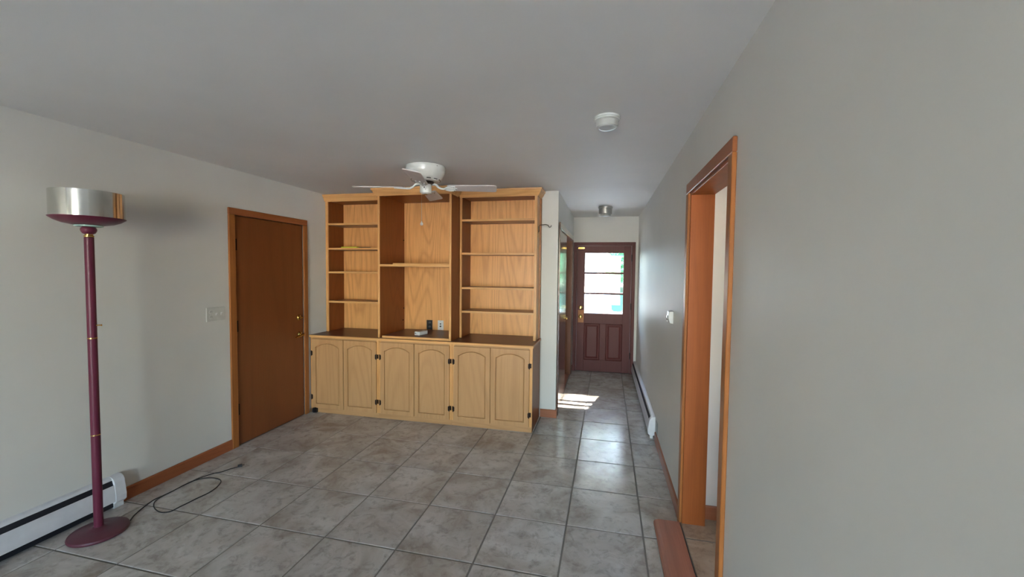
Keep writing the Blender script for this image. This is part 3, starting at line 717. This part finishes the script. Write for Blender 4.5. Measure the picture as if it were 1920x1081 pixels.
# ================================================================== FLOOR LAMP
LC = Vector((-2.905, 1.795, 0))
lp = thing('floor_lamp', LC, 'tall burgundy torchiere floor lamp with a metal drum shade', 'lamp')
obj('base', MB().lathe([(.128, 0), (.136, .004), (.138, .012), (.134, .020), (.11, .028), (.06, .034), (.03, .040), (.024, .046)], LC, n=48), 'burgundy_base', lp, smooth=35)
segs = [(.04, .594), (.600, 1.166), (1.172, 1.752)]
for z0, z1 in segs: obj('pole', MB().lathe([(.0215, z0), (.0215, z1)], LC, n=24), 'burgundy', lp, smooth=40)
for z0, z1 in ((.594, .600), (1.166, 1.172)): obj('joint_ring', MB().lathe([(.0222, z0), (.0222, z1)], LC, n=24), 'brass', lp, smooth=40)
obj('collar', MB().lathe([(.019, 1.752), (.0225, 1.756), (.0225, 1.762), (.018, 1.766), (.018, 1.772)], LC, n=24), 'brass', lp, smooth=40)
obj('neck_ball', MB().lathe([(.018, 1.770), (.028, 1.776), (.034, 1.787), (.036, 1.796), (.033, 1.806), (.026, 1.814)], LC, n=28), 'burgundy', lp, smooth=60)
obj('glass_disc', MB().lathe([(.05, 1.812), (.062, 1.815), (.062, 1.820), (.05, 1.823)], LC, n=36), 'mint', lp, smooth=40)
obj('bowl', MB().lathe([(.045, 1.821), (.075, 1.824), (.11, 1.832), (.14, 1.845), (.160, 1.860), (.163, 1.864), (.158, 1.8645), (.135, 1.851), (.1, 1.838), (.04, 1.828)], LC, n=56), 'burgundy', lp, smooth=35)
obj('drum_shade', MB().lathe([(.1575, 1.862), (.1575, 2.008), (.1555, 2.009), (.1545, 2.008), (.1545, 1.862)], LC, n=72), 'alu', lp, smooth=35)
obj('switch_knob', MB().tube([LC+Vector((.018, .010, 1.243)), LC+Vector((.034, .019, 1.243)), LC+Vector((.040, .022, 1.243))], [.004, .004, .0055], 8), 'brass', lp, smooth=50)
cord = [(-2.86, 1.93), (-2.896, 1.978), (-2.933, 2.055), (-2.962, 2.145), (-2.957, 2.20), (-2.952, 2.27), (-2.957, 2.345), (-2.948, 2.405), (-2.915, 2.452), (-2.860, 2.475), (-2.80, 2.474), (-2.755, 2.458), (-2.722, 2.42), (-2.695, 2.36), (-2.687, 2.296), (-2.698, 2.229), (-2.705, 2.161), (-2.711, 2.11), (-2.714, 2.068), (-2.738, 2.047), (-2.780, 2.043), (-2.836, 2.060), (-2.888, 2.088), (-2.930, 2.128), (-2.945, 2.18), (-2.941, 2.25), (-2.944, 2.32), (-2.938, 2.385), (-2.936, 2.44), (-2.922, 2.49), (-2.900, 2.535), (-2.868, 2.565), (-2.850, 2.61), (-2.830, 2.645), (-2.812, 2.668)]
def spline(P, n=5):
    out = []
    for i in range(len(P)-1):
        p0, p1, p2, p3 = P[max(i-1, 0)], P[i], P[i+1], P[min(i+2, len(P)-1)]
        for k in range(n):
            t_ = k/n
            out.append(tuple(.5*((2*b)+(c-a)*t_+(2*a-5*b+4*c-d_)*t_**2+(-a+3*b-3*c+d_)*t_**3) for a, b, c, d_ in zip(p0, p1, p2, p3)))
    return out+[P[-1]]
cp = spline(cord)
n_ = len(cp)
cr = obj('cord', MB().tube([(x, y, .0036+(.006*math.exp(-((i/n_-.76)/.09)**2))) for i, (x, y) in enumerate(cp)], .0033, 8), 'cord', lp, smooth=60)
pm = Matrix.Translation((-2.805, 2.676, .0)) @ Matrix.Rotation(math.radians(50), 4, 'Z')
obj('plug', MB().prism([(-.018, -.005), (.012, -.014), (.012, .014), (-.018, .005)], 'z', .001, .020).xf(pm), 'black', cr, bevel=.002)
obj('prong', MB().box(.012, .028, -.0075, -.006, .006, .013).box(.012, .028, .006, .0075, .006, .013).xf(pm), 'chrome', cr)

# ================================================================== BASEBOARD HEATERS
def heater(base, xw, s, y0, y1, cap_ends, label):
    """xw: wall face, s: +1 grows towards +X, -1 towards -X"""
    h = thing('baseboard_heater', base, label, 'heater', 'white baseboard heaters')
    def pr(poly, a, b): return MB().prism([(xw+s*dd, z) for dd, z in poly], 'y', a, b)
    obj('back_plate', pr([(.001, .03), (.004, .03), (.004, .198), (.001, .198)], y0, y1), 'heater', h)
    obj('top_cover', pr([(.001, .197), (.001, .207), (.022, .206), (.032, .201), (.038, .193), (.039, .188), (.035, .187), (.028, .195), (.018, .199)], y0, y1), 'heater', h, smooth=50)
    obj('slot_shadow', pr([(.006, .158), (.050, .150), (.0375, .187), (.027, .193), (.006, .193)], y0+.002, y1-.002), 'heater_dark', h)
    obj('front_panel', pr([(.051, .157), (.056, .159), (.066, .080), (.064, .050), (.052, .046), (.052, .050), (.061, .054), (.062, .08)], y0, y1), 'heater', h, smooth=50)
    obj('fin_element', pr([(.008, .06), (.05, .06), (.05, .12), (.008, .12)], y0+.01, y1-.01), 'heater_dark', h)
    obj('gap_shade', pr([(.004, .008), (.040, .008), (.040, .046), (.004, .046)], y0+.05, y1-.02), 'heater_dark', h)  # dark filler stands for the shade under the front panel
    for a, b in cap_ends:
        c_ = obj('end_cap', pr([(.001, .030), (.050, .030), (.0665, .046), (.0685, .080), (.0565, .172), (.046, .192), (.036, .2015), (.022, .2075), (.001, .2085)], a, b), 'heater', h, bevel=.002)
        obj('foot', pr([(.020, 0), (.046, 0), (.046, .031), (.020, .031)], a+.002 if a < 3 else a+.004, b-.006), 'white_p', c_)
    return h
heater((XL, .5, 0), XL, 1, -1.6, 2.045, [(2.005, 2.068)], 'long white baseboard heater along the left wall behind the floor lamp')
heater((XR, 5.3, 0), XR, -1, 4.085, 6.57, [(4.065, 4.118)], 'white baseboard heater along the right wall of the hall')

# ================================================================== WALL FITTINGS
sp = thing('switch_plate', (XL, 2.795, 1.2), 'three-gang plate with an outlet and two toggle switches beside the brown door', 'switch')
obj('cover_plate', B(XL, XL+.007, 2.712, 2.878, 1.142, 1.257), 'plate', sp, bevel=.003, seg=2)
for z in (1.22, 1.178):
    k = obj('socket', MB().lathe([(.0165, .006), (.0165, .010), (.014, .0105)], (XL, 2.749, z), 'x', 20), 'plate', sp, smooth=40)
    obj('slots', MB().box(XL+.010, XL+.0112, 2.7425, 2.7445, z-.002, z+.008).box(XL+.010, XL+.0112, 2.7535, 2.7555, z-.002, z+.008), 'black', k)
for y in (2.795, 2.841):
    obj('toggle', MB().box(XL+.006, XL+.008, y-.005, y+.005, 1.187, 1.211).prism([(XL+.007, 1.192), (XL+.007, 1.204), (XL+.021, 1.214), (XL+.022, 1.208)], 'y', y-.0045, y+.0045), 'white_p', sp, bevel=.001)
tm = thing('thermostat', (XR, 3.25, 1.255), 'small white thermostat on the right wall past the doorway', 'thermostat')
obj('housing', MB().prism([(XR, 1.207), (XR-.024, 1.210), (XR-.036, 1.250), (XR-.030, 1.296), (XR, 1.300)], 'y', 3.205, 3.30), 'white_p', tm, bevel=.004, seg=2)
obj('dial', MB().lathe([(.022, 0), (.022, -.006), (.016, -.008)], (XR-.033, 3.252, 1.243), 'x', 24), 'chrome', tm, smooth=40)
obj('dial_face', B(XR-.0405, XR-.036, 3.238, 3.268, 1.222, 1.238), 'grey_p', tm)
cvp = thing('cover_plate', (XR, 3.95, .14), 'grey metal cover plate low on the right wall at the end of the hall heater', 'cover plate')
obj('plate', B(XR-.004, XR, 3.90, 4.00, .095, .205), 'grey_p', cvp, bevel=.002)
obj('screw', MB().lathe([(.004, 0), (.004, -.0015)], (XR-.004, 3.95, .15), 'x', 10), 'steel', cvp)

# ================================================================== OUTSIDE, seen through the front door glass, with unseen parts added for the light
def slope(y): return -.14 if y < 9.5 else -.14+(y-9.5)*.125
g = MB()
def strip(x0, x1, ys, dz): 
    mb = MB(); vs = []
    for y in ys: vs += [(x0, y, slope(y)+dz), (x1, y, slope(y)+dz)]
    n = len(ys); vs += [(x, y, z-.3) for x, y, z in vs]
    fs = []
    for i in range(n-1): fs += [[2*i, 2*i+1, 2*i+3, 2*i+2], [2*n+2*i, 2*n+2*i+2, 2*n+2*i+3, 2*n+2*i+1], [2*i, 2*i+2, 2*n+2*i+2, 2*n+2*i], [2*i+1, 2*n+2*i+1, 2*n+2*i+3, 2*i+3]]
    fs += [[0, 2*n, 2*n+1, 1], [2*n-2, 2*n-1, 4*n-1, 4*n-2]]
    return mb.add(vs, fs)
obj('lawn', strip(-30, 30, (6.76, 9.5, 60), 0), 'grass', kind=ST, label='bright green lawn sloping up outside the front door', cat='lawn')
obj('forecourt', strip(-7, 4, (8.41, 9.5, 12.3), .012), 'concrete', kind=ST, label='pale concrete forecourt added outside the front door to bounce sun into the hall', cat='forecourt')  # wide sunlit paving added to throw light up into the hall
obj('driveway', strip(-2.6, .25, (12.3, 24), .012), 'concrete', kind=ST, label='pale concrete driveway running up towards the white house', cat='driveway')
obj('ground_back', B(-30, 30, -40, YF-.12, -.3, -.12), 'terrace', kind=ST, label='unseen terrace behind the house, made white to bounce light onto the ceiling', cat='terrace')  # unseen reflector for the windows behind the camera
obj('ground_left', B(-30, XL-.2, YF-.12, 6.7, -.3, -.12), 'grass', kind=ST, label='lawn beside the house', cat='lawn')
obj('ground_right', B(3.2, 30, YF-.12, 6.7, -.3, -.12), 'concrete', kind=ST, label='pale paving on the side-room side of the house', cat='paving')
pc = thing('porch', (0, 8, 0), 'white porch roof added out of view outside the front door to trim the sun', 'porch', kind=ST)
obj('added_porch_roof', B(-1.4, 1.9, YE+.14, 8.02, 2.30, 2.42), 'siding', pc)  # unseen roof, placed so its edge cuts off the sun patch
obj('added_porch_beam', B(-1.4, 1.9, 8.02, 8.06, 2.125, 2.165), 'siding', pc)  # unseen bar added to cast the dark stripe in the sun patch
obj('porch_slab', B(-1.4, 1.9, YE+.14, 8.4, -.14, -.02), 'concrete', pc)
for x in (-1.38, 1.84): obj('porch_post', B(x, x+.06, 7.96, 8.02, -.02, 2.30), 'siding', pc)
hs_ = thing('house', (-3, 24, 1.6), 'white neighbouring house seen through the front door glass', 'house')
obj('wall', B(-8, .12, 24, 30, 1.2, 8.4), 'siding', hs_)  # raised above the view to hide bright low sky from floor reflections
obj('roof', MB().prism([(23.5, 8.3), (30.5, 8.3), (27, 11.2)], 'x', -8.3, .5), 'roof', hs_)
wd = obj('window', B(-.95, -.02, 23.96, 24.02, 1.85, 2.12), 'siding_blue', hs_)
obj('pane', B(-.9, -.07, 23.94, 23.97, 1.89, 2.08), 'glass', wd)
obj('door', B(-1.4, -.85, 23.95, 24.02, 1.2, 1.75), 'siding_blue', hs_)
tr = thing('tree', (4.0, 21, 1.2), 'leafy green tree beyond the front door, enlarged to screen the low sky', 'tree')
obj('trunk', MB().tube([(4.0, 21, 1.0), (3.95, 21, 3.0), (3.7, 21.1, 6.5)], [.3, .22, .1], 10), 'bark', tr, smooth=50)
cb = MB(); rng = random.Random(3)
for i in range(5200):
    a, e, rr = rng.uniform(0, 2*PI), rng.uniform(-1, 1), rng.uniform(.35, 1)**.6
    p = Vector((4.0+3.9*rr*math.cos(a)*math.sqrt(1-e*e), 21+2.6*rr*math.sin(a)*math.sqrt(1-e*e), 6.4+5.4*rr*e))  # crown enlarged out of view to screen the bright low sky
    q = Matrix.Translation(p) @ Matrix.Rotation(rng.uniform(0, 6.28), 4, 'Z') @ Matrix.Rotation(rng.uniform(0, 3.14), 4, 'X')
    cb.add([q @ Vector(u) for u in ((-.16, 0, 0), (0, -.09, .02), (.2, 0, 0), (0, .09, .02))], [[0, 1, 2, 3]])
obj('crown', cb, 'leaf', tr, kind='stuff')
def bush(c, r, label, seed):
    rng = random.Random(seed); b = MB()
    for i in range(420 if r < .3 else 4200):
        a, e, rr = rng.uniform(0, 2*PI), rng.uniform(-.3, 1), rng.uniform(.55, 1)
        p = Vector(c)+Vector((r*rr*math.cos(a)*math.sqrt(1-e*e), r*rr*math.sin(a)*math.sqrt(1-e*e), r*rr*e))
        q = Matrix.Translation(p) @ Matrix.Rotation(rng.uniform(0, 6.28), 4, 'Z') @ Matrix.Rotation(rng.uniform(0, 3.14), 4, 'X')
        b.add([q @ (Vector(u)*(1 if r < .3 else 2.2)) for u in ((-.04, 0, 0), (0, -.022, .006), (.05, 0, 0), (0, .022, .006))], [[0, 1, 2, 3]])
    t_ = thing('bush', c, label, 'bush', 'bushes outside the front door')
    obj('foliage', b, 'leaf', t_, kind='stuff')
    obj('stem', MB().tube([(c[0], c[1], c[2]-.25), (c[0], c[1], c[2]+r*.5)], .015, 6), 'bark', t_)
bush((-.08, 10.6, .22), .16, 'small green bush seen through the lowest front door pane', 5)
bush((1.28, 17.5, 1.5), 1.42, 'broad green bush seen through the right side of the upper front door panes', 6)
obj('stone_edging', MB().box(.02, 1.6, 12.4, 12.6, .15, .40), 'fence', base=(.8, 12.5, .2), bevel=.02, label='grey stone edging seen through the lowest front door pane', cat='edging')
obj('overhead_wire', MB().tube([(-6+i*.6, 14+i*.15, 3.55+.02*(i-10)**2*.12) for i in range(21)], .012, 6), 'black', base=(0, 16, 3.5), label='thin overhead wire seen through the top front door pane', cat='wire')
